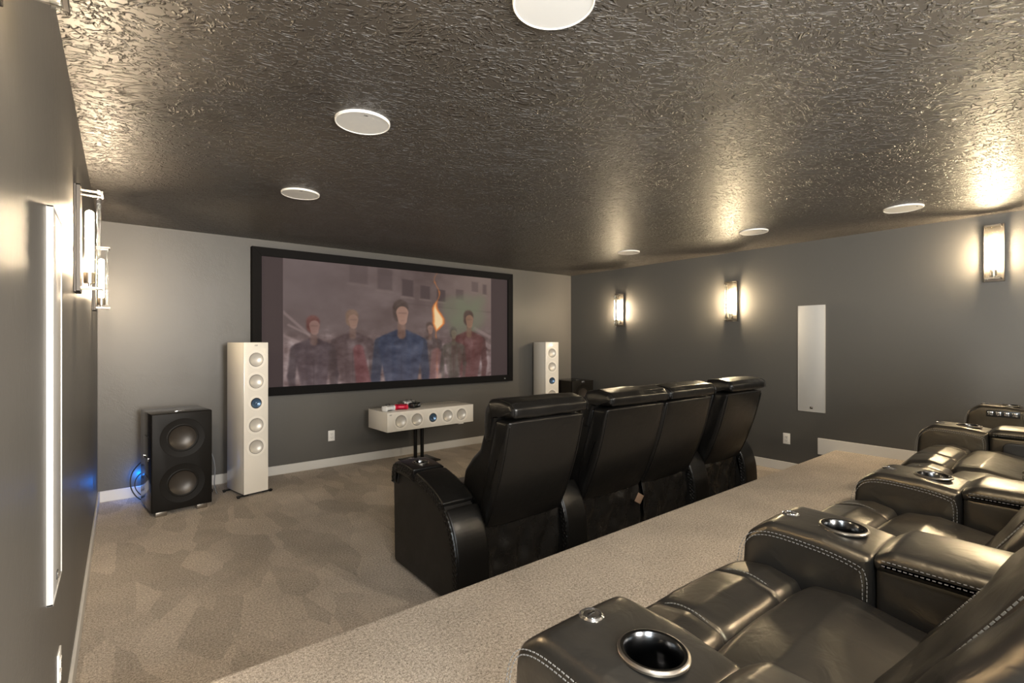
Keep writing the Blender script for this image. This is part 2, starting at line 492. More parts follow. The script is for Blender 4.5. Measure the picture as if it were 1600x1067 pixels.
# ------------------------------------------------------------------ projection screen (the projected picture is flat colour on the cloth)
def lin(c): c = np.asarray(c, float) / 255; return np.where(c <= .04045, c / 12.92, ((c + .055) / 1.055) ** 2.4)
def build_screen():
    X0, X1, Z0, Z1 = 1.185, 4.53, .835, 2.352
    t = thing('projection_screen', 'wide black framed projection screen showing a smoky street scene on front wall', 'screen', ((X0 + X1) / 2, RD - .03, Z0))
    fw = .088
    def mitre(pts, name):
        bm = bmesh.new()
        a = [bm.verts.new((x, RD - .085, z)) for x, z in pts]; b = [bm.verts.new((x, RD - .002, z)) for x, z in pts]
        for i in range(4): bm.faces.new((a[i], a[(i + 1) % 4], b[(i + 1) % 4], b[i]))
        bm.faces.new(a); bm.faces.new(b)
        bmesh.ops.recalc_face_normals(bm, faces=bm.faces)
        bmesh.ops.bevel(bm, geom=[e for e in bm.edges if all(v.co.y < RD - .08 for v in e.verts)], offset=.004, segments=2, affect='EDGES')
        finish(name, bm, M_frame, t)
    I = (X0 + fw, X1 - fw, Z0 + fw, Z1 - fw)
    mitre([(X0, Z0), (X1, Z0), (I[1], I[2]), (I[0], I[2])], 'frame_rail')
    mitre([(X0, Z1), (X1, Z1), (I[1], I[3]), (I[0], I[3])], 'frame_rail')
    mitre([(X0, Z0), (X0, Z1), (I[0], I[3]), (I[0], I[2])], 'frame_rail')
    mitre([(X1, Z0), (X1, Z1), (I[1], I[3]), (I[1], I[2])], 'frame_rail')
    text_mesh('lettering', 'VS', .022, Matrix.Translation((X1 - .15, RD - .0857, Z0 + .04)) @ Matrix.Rotation(PI / 2, 4, 'X'), M_trim, t, .0003)
    nx, nz = 560, 230
    xs = np.linspace(I[0], I[1], nx + 1); zs = np.linspace(I[2], I[3], nz + 1)
    gx, gz = np.meshgrid(xs, zs, indexing='ij')
    u = (gx - 1.482) / (4.157 - 1.482); v = 1 - (gz - I[2]) / (I[3] - I[2])
    rng = np.random.default_rng(5)
    def fnoise(sx, sy, seed, oct=4):
        out = np.zeros_like(u); amp = 1; tot = 0; r = np.random.default_rng(seed)
        for o in range(oct):
            n1, n2 = int(sx * 2 ** o) + 3, int(sy * 2 ** o) + 3
            G = r.random((n1, n2)); a = (u * .9 + .1) / 1.15 * (n1 - 2); b = v * (n2 - 2)
            a = np.clip(a, 0, n1 - 1.001); b = np.clip(b, 0, n2 - 1.001)
            i, j = a.astype(int), b.astype(int); fa, fb = a - i, b - j; fa = fa * fa * (3 - 2 * fa); fb = fb * fb * (3 - 2 * fb)
            i2, j2 = np.minimum(i + 1, n1 - 1), np.minimum(j + 1, n2 - 1)
            out += amp * ((G[i, j] * (1 - fa) + G[i2, j] * fa) * (1 - fb) + (G[i, j2] * (1 - fa) + G[i2, j2] * fa) * fb); tot += amp; amp *= .55
        return out / tot
    smoke = fnoise(4, 3, 1); fine = fnoise(40, 22, 2); rub = fnoise(26, 16, 3, 5)
    C = np.zeros(u.shape + (3,)); C[:] = (92, 77, 74)
    C += ((smoke - .5) * 60)[..., None] + ((fine - .5) * 14)[..., None]
    def mix(mask, col, k=1.0):
        nonlocal C
        m_ = np.clip(mask, 0, 1)[..., None] * k; C = C * (1 - m_) + np.asarray(col, float) * m_
    sst = lambda a, b, x: np.clip((x - a) / (b - a), 0, 1) ** 2 * (3 - 2 * np.clip((x - a) / (b - a), 0, 1))
    soft = lambda d, e=.006: sst(e, -e, d)      # d: signed distance, negative inside
    mix(sst(.45, .05, u) * sst(.9, .2, v), (96, 84, 84), .6)
    mix(sst(.55, .95, u) * sst(.75, .2, v), (122, 104, 94), .7)
    # building with rows of dark windows, in perspective
    for cx, cy, ww, hh, k in ((.42, .10, .035, .09, .35), (.53, .16, .028, .075, .6), (.62, .19, .025, .06, .6), (.705, .21, .023, .055, .6), (.30, .07, .04, .08, .25), (.81, .19, .022, .05, .35), (.90, .10, .02, .05, .3), (.96, .12, .012, .05, .4)):
        d = np.maximum(np.abs(u - cx) - ww, np.abs(v - cy - (u - cx) * .12) - hh); mix(soft(d), (58, 46, 46), min(1, k * 1.35))
        d = np.maximum(np.abs(u - cx) - ww * 1.25, np.abs(v - cy - hh * 1.2 - (u - cx) * .12) - .008); mix(soft(d), (132, 116, 108), k * .6)
    d = np.abs(v - .31 - (u - .6) * .10) - .006; mix(soft(d) * sst(.42, .5, u), (70, 58, 54), .4)
    # ground and rubble
    g0 = sst(.52, .72, v + (rub - .5) * .12)
    mix(g0, (128, 108, 106), .75); C += (((rub - .5) * 190)[..., None] * g0[..., None])
    for a0, b0, a1, b1, r_ in ((.0, .42, .10, .60, .012), (.02, .52, .12, .62, .01), (.0, .60, .06, .66, .012), (.02, .75, .09, .86, .012), (.90, .52, .99, .60, .02), (.93, .64, .99, .70, .03)):
        px_, py_ = a1 - a0, b1 - b0; q = np.clip(((u - a0) * px_ + (v - b0) * py_) / (px_ ** 2 + py_ ** 2), 0, 1)
        d = np.hypot((u - a0 - q * px_) * 1.95, v - b0 - q * py_) - r_; mix(soft(d, .01), (150, 130, 126), .55)
    def cap(a0, b0, a1, b1, r0, r1, col, k=.9, e=.012, tex=34):
        px_, py_ = (a1 - a0) * 1.95, b1 - b0; q = np.clip(((u - a0) * 1.95 * px_ + (v - b0) * py_) / (px_ ** 2 + py_ ** 2 + 1e-9), 0, 1)
        d = np.hypot((u - a0) * 1.95 - q * px_, v - b0 - q * py_) - (r0 + (r1 - r0) * q)
        sh = (fine - .5) * tex * 1.3 + (rub - .5) * tex * 1.2 + (u - (a0 + a1) / 2) * 120
        m_ = np.clip(soft(d, e), 0, 1)[..., None] * k
        global_c = np.asarray(col, float) + sh[..., None]
        nonlocal C
        C = C * (1 - m_) + global_c * m_
    # an olive smoke bank behind a heap at the right
    for a, b, r_ in ((.79, .36, .15), (.86, .30, .13), (.90, .40, .13), (.82, .50, .14), (.93, .24, .07)):
        d = np.hypot((u - a) * 1.95, v - b) - r_ + (smoke - .5) * .12; mix(soft(d, .05), (104, 112, 86), .55)
    # flames
    d = np.abs(u - .683 + .016 * np.sin(v * 24) * (1 - v)) * 1.95 - .062 * np.clip((v - .25) / .18, 0, 1) * np.clip((.56 - v) / .08, 0, 1)
    mix(soft(d + (fine - .5) * .02, .016), (232, 120, 40), .95); mix(soft(d + .018, .016), (255, 226, 170), .95)
    # generic passers-by in plain clothes
    def person(x, top, s, coat, hair, skin, legs, k=.9):
        dk = [c * .80 for c in coat]; w_ = s / 1.95
        sh_ = top + .30 * s                                    # shoulder line
        for q in (-1, 1): cap(x + q * .05 * w_, sh_ + .52 * s, x + q * .07 * w_, 1.3, .052 * s, .05 * s, legs, k)
        for q in (-1, 1):
            cap(x + q * .03 * w_, sh_ - .02 * s, x + q * .15 * w_, sh_ + .04 * s, .03 * s, .04 * s, coat, k)
            cap(x + q * .180 * w_, sh_ + .06 * s, x + q * .215 * w_, sh_ + .33 * s, .045 * s, .038 * s, dk, k)
            cap(x + q * .215 * w_, sh_ + .33 * s, x + q * .19 * w_, sh_ + .60 * s, .036 * s, .028 * s, dk, k)
            cap(x + q * .19 * w_, sh_ + .62 * s, x + q * .187 * w_, sh_ + .66 * s, .028 * s, .024 * s, skin, k)
        for q in (-1, 1): cap(x + q * .125 * w_, sh_ + .065 * s, x + q * .06 * w_, sh_ + .50 * s, .068 * s, .05 * s, coat, k)
        cap(x, sh_ + .04 * s, x, sh_ + .52 * s, .085 * s, .075 * s, coat, k)
        cap(x, top + .19 * s, x, sh_ - .01, .032 * s, .036 * s, [c * .75 for c in skin], k)
        cap(x - .008 * w_, top + .075 * s, x - .010 * w_, top + .13 * s, .066 * s, .062 * s, hair, k)
        cap(x + .006 * w_, top + .115 * s, x + .008 * w_, top + .175 * s, .052 * s, .038 * s, skin, k, .006, 8)
        mix(soft(np.maximum(np.abs(u - x - .006 * w_) - .036 * w_, np.abs(v - top - .118 * s) - .006 * s), .006), (84, 62, 54), .35)
        mix(soft(np.maximum(np.abs(u - x - .008 * w_) - .016 * w_, np.abs(v - top - .18 * s) - .003 * s), .005), (112, 74, 66), .3)
        mix(soft(np.maximum(np.abs(u - x) - .001, np.abs(v - sh_ - .36 * s) - .20 * s), .004), [c * .6 for c in coat], .6)
    person(.115, .43, .78, (60, 48, 52), (92, 46, 40), (140, 108, 98), (58, 48, 52), .85)
    person(.275, .37, .80, (70, 54, 54), (122, 92, 70), (150, 116, 100), (76, 52, 50), .75)
    person(.645, .46, .55, (70, 58, 56), (70, 54, 46), (150, 116, 100), (64, 54, 56), .75)
    person(.865, .33, .86, (80, 42, 40), (62, 42, 36), (140, 104, 80), (84, 42, 42), .85)
    person(.775, .50, .58, (72, 66, 56), (62, 56, 48), (120, 108, 84), (66, 60, 56), .6)
    person(.50, .26, 1.12, (40, 50, 72), (62, 48, 42), (160, 122, 104), (54, 52, 66), .93)
    cap(.30, .72, .33, 1.1, .045, .07, (98, 42, 44), .7); cap(.68, .76, .665, 1.0, .05, .05, (146, 92, 86), .5)
    mix(sst(.6, 1.15, v), (150, 128, 130), .22)          # ground haze
    mix(np.ones_like(u), (112, 96, 94), .16)
    side = np.maximum(soft(u, .0015), soft(1 - u, .0015)); mix(side, (62, 50, 50), 1)
    edge = np.maximum(soft(np.abs(u) - .001, .002), soft(np.abs(u - 1) - .001, .002)); mix(edge, (150, 130, 130), .35)
    Cl = lin(np.clip(C, 0, 255))
    verts = np.stack([gx, np.full_like(gx, RD - .060), gz], -1).reshape(-1, 3)
    idx = np.arange((nx + 1) * (nz + 1)).reshape(nx + 1, nz + 1)
    faces = np.stack([idx[:-1, :-1], idx[1:, :-1], idx[1:, 1:], idx[:-1, 1:]], -1).reshape(-1, 4)
    me = bpy.data.meshes.new('screen_cloth'); me.from_pydata(verts.tolist(), [], faces.tolist())
    at = me.color_attributes.new('picture', 'FLOAT_COLOR', 'POINT')
    at.data.foreach_set('color', np.concatenate([Cl.reshape(-1, 3), np.ones((len(verts), 1))], 1).ravel().astype(np.float32))
    m = mat('projected_picture', (.014, .013, .013), .8, spec=.1)
    vc = N(m, 'ShaderNodeVertexColor'); vc.layer_name = 'picture'
    b = m.node_tree.nodes['Principled BSDF']; L(m, vc.outputs[0], b.inputs['Emission Color']); b.inputs['Emission Strength'].default_value = .16
    from_mesh('screen_cloth', me, m, t, 0)
build_screen()

# ------------------------------------------------------------------ loudspeakers
def driver(t, M, r, kind):
    """M maps local z to the outward direction of the baffle"""
    if kind == 'uni':
        s = finish('tweeter_ring', lathe([(r * 1.42, 0), (r * 1.40, .0025), (r * 1.05, .003), (r, .001), (r * .99, -.001)], 40, M=M), M_matte, t)
        finish('surround', lathe([(r, .0005), (r * .95, .004), (r * .86, .003), (r * .84, -.002), (r * .84, -.004)], 40, M=M), M_blackplastic, s)
        finish('cone', lathe([(r * .85, -.001), (r * .42, -.012), (r * .34, -.014), (r * .26, -.010), (0, -.012)], 40, M=M), M_bluecone, s)
        bm = lathe([(0, .0005), (r * .06, -.002), (r * .12, -.010), (0, -.012)], 16, M=M)
        for k in range(9):
            b2 = box_bm(r * .10, r * .36, -.0012, .0012, -.013, -.006); xf(b2, M @ Matrix.Rotation(k * 2 * PI / 9, 4, 'Z'))
            me = bpy.data.meshes.new('x'); b2.to_mesh(me); b2.free(); bm.from_mesh(me)
        finish('phase_plug', bm, M_chrome, s)
    else:
        s = finish('driver_ring', lathe([(r * 1.36, 0), (r * 1.355, .0025), (r * 1.30, .003), (r * 1.02, .0015), (r * 1.0, 0)], 48, M=M), M_matte, t)
        finish('surround', lathe([(r * 1.02, .0005), (r * 1.005, .002), (r * .965, .002), (r * .95, -.003)], 48, M=M), M_blackplastic, s)
        finish('cone', lathe([(r * .96, .002), (r * .85, -.006), (r * .65, -.0135), (r * .4, -.0185), (r * .2, -.021), (0, -.0215)], 48, M=M), M_cone, s)
def baffle_hole(r, M): return lathe([(0, -.03), (r * .97, -.03), (r * .97, .02), (0, .02)], 40, M=M)
def tower(x, y, rz, label):
    """x, y: middle of the front face's lower edge; faces -y before turning"""
    t = thing('tower_speaker', label, 'speaker', (x, y, 0), rz, 'off white tower speakers')
    Wd, Dp, Z0, Z1 = .215, .355, .026, 1.386
    R = mw(t)
    b = finish('cabinet', xf(box_bm(-Wd / 2, Wd / 2, .022, Dp, Z0, Z1, .004, 2), R), M_gloss, t)
    bf = finish('baffle', xf(box_bm(-Wd / 2, Wd / 2, 0, .0215, Z0, Z1, .004, 2), R), M_gloss, t)
    cut = []
    for k, dz in enumerate((.157, .354, .551, .750, .947)):
        Mx = R @ Matrix.Translation((0, 0, Z1 - dz)) @ Matrix.Rotation(PI / 2, 4, 'X')
        cut.append(baffle_hole(.0615 if k != 2 else .048, Mx)); driver(t, Mx, .0615 if k != 2 else .048, 'uni' if k == 2 else 'bass')
    boolean_cut(bf, cut)
    bm = box_bm(-Wd / 2 + .012, Wd / 2 - .012, .012, Dp - .012, .014, Z0)
    finish('plinth', xf(bm, R), M_blackplastic, t)
    for sx in (-1, 1):
        for yy in (.012, Dp - .045):
            bm = box_bm(*sorted((sx * .06, sx * .155)), yy, yy + .03, .010, .020, .002)
            lathe([(0, 0), (.012, 0), (.012, .010), (.007, .024), (0, .026)], 16, bm, Matrix.Translation((sx * .142, yy + .015, 0)))
            finish('foot', xf(bm, R), M_blackmetal, t)
    text_mesh('lettering', 'KEF', .017, R @ Matrix.Translation((0, -.0008, Z1 - .028)) @ Matrix.Rotation(PI / 2, 4, 'X'), M_slot, t)
    return t
tower(1.118, 4.925, math.radians(13), 'off-white tower speaker with five drivers left of the screen')
tower(4.965, 5.12, math.radians(-12), 'off-white tower speaker right of the screen, partly behind headrests')

def center_speaker():
    t = thing('center_speaker', 'long off-white speaker lying under the screen on a black stand', 'speaker', (2.915, 4.89, .432), math.radians(3))
    R = mw(t); Wd, Dp, Hh = 1.13, .45, .208
    finish('cabinet', xf(box_bm(-Wd / 2, Wd / 2, .022, Dp, 0, Hh, .004, 2), R), M_gloss, t)
    bf = finish('baffle', xf(box_bm(-Wd / 2, Wd / 2, 0, .0215, 0, Hh, .004, 2), R), M_gloss, t)
    cut = []
    for k, dx in enumerate((-.405, -.208, -.002, .196, .39)):
        Mx = R @ Matrix.Translation((dx, 0, Hh / 2)) @ Matrix.Rotation(PI / 2, 4, 'X')
        cut.append(baffle_hole(.064 if k != 2 else .05, Mx)); driver(t, Mx, .064 if k != 2 else .05, 'uni' if k == 2 else 'bass')
    boolean_cut(bf, cut)
    text_mesh('lettering', 'KEF', .018, R @ Matrix.Translation((-Wd / 2 + .04, -.0008, Hh - .028)) @ Matrix.Rotation(PI / 2, 4, 'X'), M_slot, t)
    finish('foot', xf(box_bm(.36, .43, .012, .06, -.012, 0, .002), R), M_plate, t)
center_speaker()
def stand():
    t = thing('speaker_stand', 'black metal twin-pole stand carrying the long speaker under screen', 'stand', (2.90, 5.17, 0))
    finish('base_plate', box_bm(2.71, 3.09, 5.02, 5.36, 0.002, .014, .003), M_blackmetal, t)
    for x, y in ((2.838, 5.17), (2.925, 5.17)):
        finish('pole', lathe([(.021, .014), (.021, .41)], 20, M=Matrix.Translation((x, y, 0))), M_blackmetal, t)
    finish('top_plate', box_bm(2.75, 3.05, 5.02, 5.30, .410, .418, .002), M_blackmetal, t)
stand()

def subwoofer(x, y, rz, label, grille=False):
    """x, y: front left lower corner"""
    t = thing('subwoofer', label, 'subwoofer', (x, y, 0), rz, 'black subwoofers')
    R = mw(t); Wd, Dp, Z0, Z1 = .418, .455, .04, .818
    finish('cabinet', xf(box_bm(0, Wd, .028, Dp, Z0, Z1, .005, 2), R), M_blacklac, t)
    bf = finish('baffle', xf(box_bm(0, Wd, 0, .026, Z0, Z1, .007, 3), R), M_subfront, t)
    cut = []
    for zz in ((Z0 + Z1) / 2 + .183, (Z0 + Z1) / 2 - .183):
        Mx = R @ Matrix.Translation((Wd / 2, 0, zz)) @ Matrix.Rotation(PI / 2, 4, 'X'); r = .112
        cut.append(baffle_hole(r, Mx))
        s = finish('driver_ring', lathe([(r * 1.40, 0), (r * 1.39, .0012), (r * 1.36, .0004), (r * 1.02, .0004), (r, 0)], 56, M=Mx), M_subfront, t)
        finish('surround', lathe([(r, .0005), (r * .97, .002), (r * .9, .002), (r * .84, -.002)], 56, M=Mx), M_subfront, s)
        finish('cone', lathe([(r * .85, 0), (r * .7, -.012), (r * .45, -.022), (r * .2, -.026), (0, -.027)], 56, M=Mx), M_subcone, s)
    boolean_cut(bf, cut)
    for xx, yy in ((.03, .02), (Wd - .105, .02), (.03, Dp - .08), (Wd - .105, Dp - .08)):
        finish('foot', xf(box_bm(xx, xx + .075, yy, yy + .06, 0.0, Z0, .002), R), M_steel, t)
    finish('badge', xf(box_bm(Wd / 2 - .035, Wd / 2 + .035, .10, .135, Z1, Z1 + .004, .001), R), M_chrome, t)
    for zz, l_ in ((.625, .14), (.30, .14)):
        finish('side_slot', xf(box_bm(-.0015, .001, .12, .12 + l_, zz, zz + .006), R), M_slot, t)
    h = finish('side_handle', xf(box_bm(-.003, .001, .10, .30, .440, .462, .002), R), M_blackplastic, t)
    finish('handle_end', xf(box_bm(-.008, -.002, .095, .125, .438, .464, .002), R), M_chrome, h)
    finish('handle_end', xf(box_bm(-.008, -.002, .275, .305, .438, .464, .002), R), M_chrome, h)
    if grille:
        finish('badge', xf(box_bm(Wd / 2 - .03, Wd / 2 + .03, -.003, .0, Z1 - .03, Z1 - .008, .001), R), M_chrome, t)
    return t
subwoofer(.345, 4.765, math.radians(7), 'tall black subwoofer with two round drivers in left front corner')
subwoofer(5.27, 5.015, math.radians(-3), 'black subwoofer in right front corner, top visible beyond the headrests', True)

t = thing('power_light', 'small blue indicator light behind the left black subwoofer', 'light', (.33, 5.40, .0))
finish('housing', box_bm(.40, .46, 5.40, 5.46, 0, .15, .004), M_blackplastic, t)
finish('lens', box_bm(.41, .45, 5.46, 5.466, .10, .14, .002), M_blue, t)
d = bpy.data.lights.new('blue_lamp', 'POINT'); d.energy = .24; d.color = (.0, .22, 1); d.shadow_soft_size = .01
o = bpy.data.objects.new('blue_lamp', d); COL.objects.link(o); o.location = (.285, 5.50, .20)

def cable(name, pts, r, m, label): return tag(finish(name, tube(spline(pts, 10), r, 8), m, None, 60), label, 'cable')
cable('power_cable', [(.40, 5.30, .40), (.31, 5.33, .36), (.235, 5.36, .26), (.225, 5.34, .14), (.28, 5.31, .04), (.37, 5.30, .005)], .005, M_cable, 'black looped cable in front of the blue glow beside the left subwoofer')
cable('power_cable', [(.41, 5.34, .30), (.33, 5.37, .27), (.262, 5.38, .20), (.26, 5.37, .11), (.33, 5.33, .03), (.42, 5.31, .006)], .004, M_cable, 'thinner inner black cable beside the left subwoofer')
cable('speaker_cable', [(.70, 5.30, .42), (.80, 5.27, .38), (.835, 5.24, .25), (.825, 5.20, .09), (.84, 5.17, .012), (.85, 5.24, .008), (.85, 5.34, .008), (.87, 5.46, .006)], .0045, M_cableg, 'grey cable running down beside subwoofer to the left tower speaker')
cable('speaker_cable', [(.765, 5.27, .010), (.79, 5.36, .012), (.825, 5.33, .012), (.815, 5.25, .014), (.785, 5.28, .012), (.80, 5.40, .010), (.82, 5.48, .009)], .004, M_cable, 'small coiled black cable on carpet behind the left tower speaker')

# ------------------------------------------------------------------ game controllers on the long speaker
def gamepad(x, y, rz, m, label, dark=True):
    z = .6405
    t = thing('game_controller', label, 'controller', (x, y, z), rz, 'game controllers on the long speaker')
    R = mw(t)
    out = [(-.074, -.045), (-.056, -.052), (-.040, -.020), (.040, -.020), (.056, -.052), (.074, -.045), (.078, .01), (.060, .040), (.030, .045), (0, .040), (-.030, .045), (-.060, .040), (-.078, .01)]
    P = resample(fillet(out, .02, 3), .02); nn = pnormals(P); bm = bmesh.new(); rings = []
    for o, h in ((-.016, 0), (-.006, .003), (0, .014), (0, .030), (-.005, .042), (-.016, .047)):
        rings.append([bm.verts.new((p.x + n.x * o, p.y + n.y * o, h + (.010 if abs(p.x) > .05 and h > .02 else 0))) for p, n in zip(P, nn)])
    k = len(P)
    for a, b in zip(rings, rings[1:]):
        for i in range(k): bm.faces.new((a[i], a[(i + 1) % k], b[(i + 1) % k], b[i]))
    bm.faces.new(rings[0]); bm.faces.new(rings[-1])
    finish('shell', xf(bm, R), m, t, 60)
    for q in (-1, 1):
        finish('thumb_stick', lathe([(.008, .044), (.008, .062), (.014, .066), (.012, .073), (0, .071)], 14, M=R @ Matrix.Translation((q * .026, .0, 0))), M_blackplastic, t)
    finish('button_pad', lathe([(.015, .046), (.014, .058), (0, .059)], 12, M=R @ Matrix.Translation((.050, .012, 0))), M_blackplastic, t)
    finish('direction_pad', xf(box_bm(-.062, -.038, .006, .018, .046, .060), R), M_blackplastic, t)
    finish('touch_pad', xf(box_bm(-.022, .022, .012, .040, .044, .0505, .001), R), M_blackplastic, t)
gamepad(2.43, 5.02, math.radians(25), M_white, 'white game controller with black sticks on left end of long speaker')
gamepad(2.60, 5.05, math.radians(-20), M_red, 'red game controller on the long off-white speaker')
gamepad(2.775, 5.08, math.radians(30), M_blackplastic, 'black game controller on the long off-white speaker')
gamepad(2.81, 5.27, math.radians(-10), M_white, 'second white game controller, behind the black one')

# ------------------------------------------------------------------ outlets and in-wall speakers
def outlet(loc, rz, label):
    t = thing('wall_outlet', label, 'outlet', loc, rz, 'white wall outlets'); R = mw(t)
    finish('cover_plate', xf(box_bm(-.036, .036, -.006, 0, -.058, .058, .002), R), M_plate, t)
    for s in (-1, 1):
        zc = s * .02
        f = finish('socket_face', xf(box_bm(-.0165, .0165, -.0085, -.0055, zc - .0135, zc + .0135, .0015), R), M_plate, t)
        bm = box_bm(-.009, -.006, -.0092, -.008, zc - .003, zc + .007); box_bm(.006, .009, -.0092, -.008, zc - .003, zc + .007, bm=bm)
        box_bm(-.0025, .0025, -.0092, -.008, zc - .010, zc - .006, bm=bm)
        tag(finish('slots', xf(bm, R), M_slot, f), kind='stuff')
    finish('screw', lathe([(.003, 0), (.003, .0015), (0, .002)], 10, M=R @ Matrix.Translation((0, -.006, 0)) @ Matrix.Rotation(PI / 2, 4, 'X')), M_steel, t)
outlet((1.997, RD, .342), 0, 'white wall outlet on the front wall below the screen')
outlet((RW, 2.30, .348), -PI / 2, 'white wall outlet on right wall below the flat speaker panel')
outlet((0, 2.17, .33), PI / 2, 'white wall outlet low on the left wall, seen edge on')
def inwall(x, y, zc, rz, label):
    t = thing('wall_speaker', label, 'speaker', (x, y, zc), rz, 'flat white speakers in the side walls'); R = mw(t)
    Wd, Hh = .128, .553
    bm = bmesh.new()
    for a in (box_bm(-Wd, -Wd + .006, -.015, 0, -Hh, Hh, .001), box_bm(Wd - .006, Wd, -.015, 0, -Hh, Hh, .001), box_bm(-Wd, Wd, -.015, 0, -Hh, -Hh + .006, .001), box_bm(-Wd, Wd, -.015, 0, Hh - .006, Hh, .001)):
        me = bpy.data.meshes.new('x'); a.to_mesh(me); a.free(); bm.from_mesh(me)
    finish('frame', xf(bm, R), M_panel, t)
    finish('grille', xf(box_bm(-Wd + .006, Wd - .006, -.012, 0, -Hh + .006, Hh - .006, .001), R), M_panel, t)
    b = finish('badge', xf(box_bm(-.014, .014, -.0145, -.011, -Hh + .03, -Hh + .052, .001), R), M_slot, t)
    finish('badge_face', xf(box_bm(-.009, .009, -.0155, -.014, -Hh + .034, -Hh + .048, .0005), R), M_chrome, b)
inwall(RW, 2.055, 1.217, -PI / 2, 'tall flat white speaker panel in the right wall')
inwall(0, 1.975, 1.217, PI / 2, 'tall flat white speaker panel on the near left wall')

# ------------------------------------------------------------------ recliners, front row (seen from behind)
AW = .25
def cup_and_button(t, xc, yc, yb, z, r=.050, zb=None, slope=0):
    zb = z if zb is None else zb
    Mx = Matrix.Translation((xc, yc, z)) @ Matrix.Rotation(slope, 4, 'X')
    c = finish('cup_holder', lathe([(r * .86, -.0015), (r * 1.08, .0005), (r * 1.10, .0035), (r * 1.02, .0065), (r * .92, .006), (r * .85, .001), (r * .83, -.02), (r * .82, -.075), (r * .70, -.078), (0, -.078)], 48, M=Mx), M_gun, t)
    finish('rim', lathe([(r * 1.085, .0), (r * 1.12, .001), (r * 1.12, .004), (r * 1.07, .0062), (r * 1.02, .0068)], 48, M=Mx), M_steel, c)
    Mb = Matrix.Translation((xc, yb, zb)) @ Matrix.Rotation(slope * .5, 4, 'X')
    b = finish('button', lathe([(.020, -.002), (.020, .003), (.017, .0055), (.0135, .0045), (.013, .003), (.0125, .0045), (0, .006)], 28, M=Mb), M_chrome, t)
    finish('button_mark', xf(box_bm(-.008, .008, -.001, .001, .005, .0067), Mb), M_gun, b)
def cup_cutter(xc, yc, z, r=.050, depth=.085):
    return lathe([(0, -depth), (r * .88, -depth), (r * .88, .04), (0, .04)], 40, M=Matrix.Translation((xc, yc, z)))

def front_arm(t, x0, AW, cup=True):
    x0 += .005; AW -= .010; x1 = x0 + AW
    # side core
    core = [(2.13, .02), (2.880, .02), (2.893, .50), (2.875, .590), (2.60, .590), (2.42, .565), (2.28, .515), (2.19, .44), (2.14, .34), (2.122, .20)]
    finish('arm_side', pillow(core, x0 + .012, x1 - .012, .010, 0, (), 2, .03, .05), M_vinyl, t)
    # padded top, in three pieces: console, pad and curved rear
    outer = [Vector(p) for p in [(2.895, .52), (2.885, .600), (2.855, .640), (2.78, .655), (2.66, .650), (2.57, .637), (2.46, .612), (2.36, .580), (2.28, .540), (2.21, .480), (2.158, .40), (2.125, .30), (2.112, .18), (2.110, .03)]]
    sm = [Vector(p[:2]) for p in spline([(p.x, p.y, 0) for p in outer], 5)]
    def band(a, b, th):
        seg = sm[a:b]; nn = []
        for i in range(len(seg)):
            p, q = seg[max(i - 1, 0)], seg[min(i + 1, len(seg) - 1)]; tt = (q - p).normalized(); nn.append(Vector((tt.y, -tt.x)))
        inn = [p + n * th * (-1 if (n.x * (2.5 - p.x) + n.y * (.2 - p.y)) < 0 else 1) for p, n in zip(seg, nn)]
        return seg, inn
    cuts = [(0, 5 * 5 - 1, 'console'), (5 * 5, 5 * 8 + 2, 'arm_pad'), (5 * 8 + 3, len(sm), 'rear_pad')]
    for a, b, nm in cuts:
        seg, inn = band(a, b, .05 if nm != 'console' else .075)
        poly = [(p.x, p.y) for p in seg] + [(p.x, p.y) for p in reversed(inn)]
        o = finish(nm, pillow(poly, x0, x1, .012, .004, (), 8, .012, .03), M_leather, t, 50)
        if nm == 'console' and cup:
            boolean_cut(o, [cup_cutter(x0 + AW / 2, 2.70, .650)])
        # quilted edge strips with stitched diamonds on both faces
        Lc = [0]
        for p, q in zip(seg, seg[1:]): Lc.append(Lc[-1] + (q - p).length)
        n1 = max(4, int(Lc[-1] / .0055)); n2 = 14; wd = .046
        for xf_, sg in ((x0, -1), (x1, 1)):
            bm = bmesh.new(); g = []
            for i in range(n1 + 1):
                s = Lc[-1] * i / n1
                j = max(k for k in range(len(Lc)) if Lc[k] <= s + 1e-9); j = min(j, len(seg) - 2)
                f = (s - Lc[j]) / max(1e-6, Lc[j + 1] - Lc[j])
                po = seg[j].lerp(seg[j + 1], f); pi = inn[j].lerp(inn[j + 1], f); dr = (pi - po).normalized()
                row = []
                for q in range(n2 + 1):
                    v = .006 + wd * q / n2; p = po + dr * v
                    a1 = abs(math.sin(PI * (s + v) / .030)); a2 = abs(math.sin(PI * (s - v) / .030))
                    h = .0065 * min(1, 1.5 * min(a1, a2)) ** .7 if 0 < q < n2 else -.002
                    row.append(bm.verts.new((xf_ + sg * (.001 + h), p.x, p.y)))
                g.append(row)
            for i in range(n1):
                for q in range(n2): bm.faces.new((g[i][q], g[i + 1][q], g[i + 1][q + 1], g[i][q + 1]))
            finish('quilted_trim', bm, M_leather, o, 30)
            bm = bmesh.new()
            stitches(bm, [(xf_ - sg * .016, p.x, p.y) for p in seg[1:-1]], (0, 0, 1) if nm != 'rear_pad' else (0, -1, .2), .008, .005, .0009, .0008)
            tag(finish('stitching', bm, M_threadd, o, 0), kind='stuff')
    if cup: cup_and_button(t, x0 + AW / 2, 2.70, 2.82, .654, .046, .652, 0)
    return t

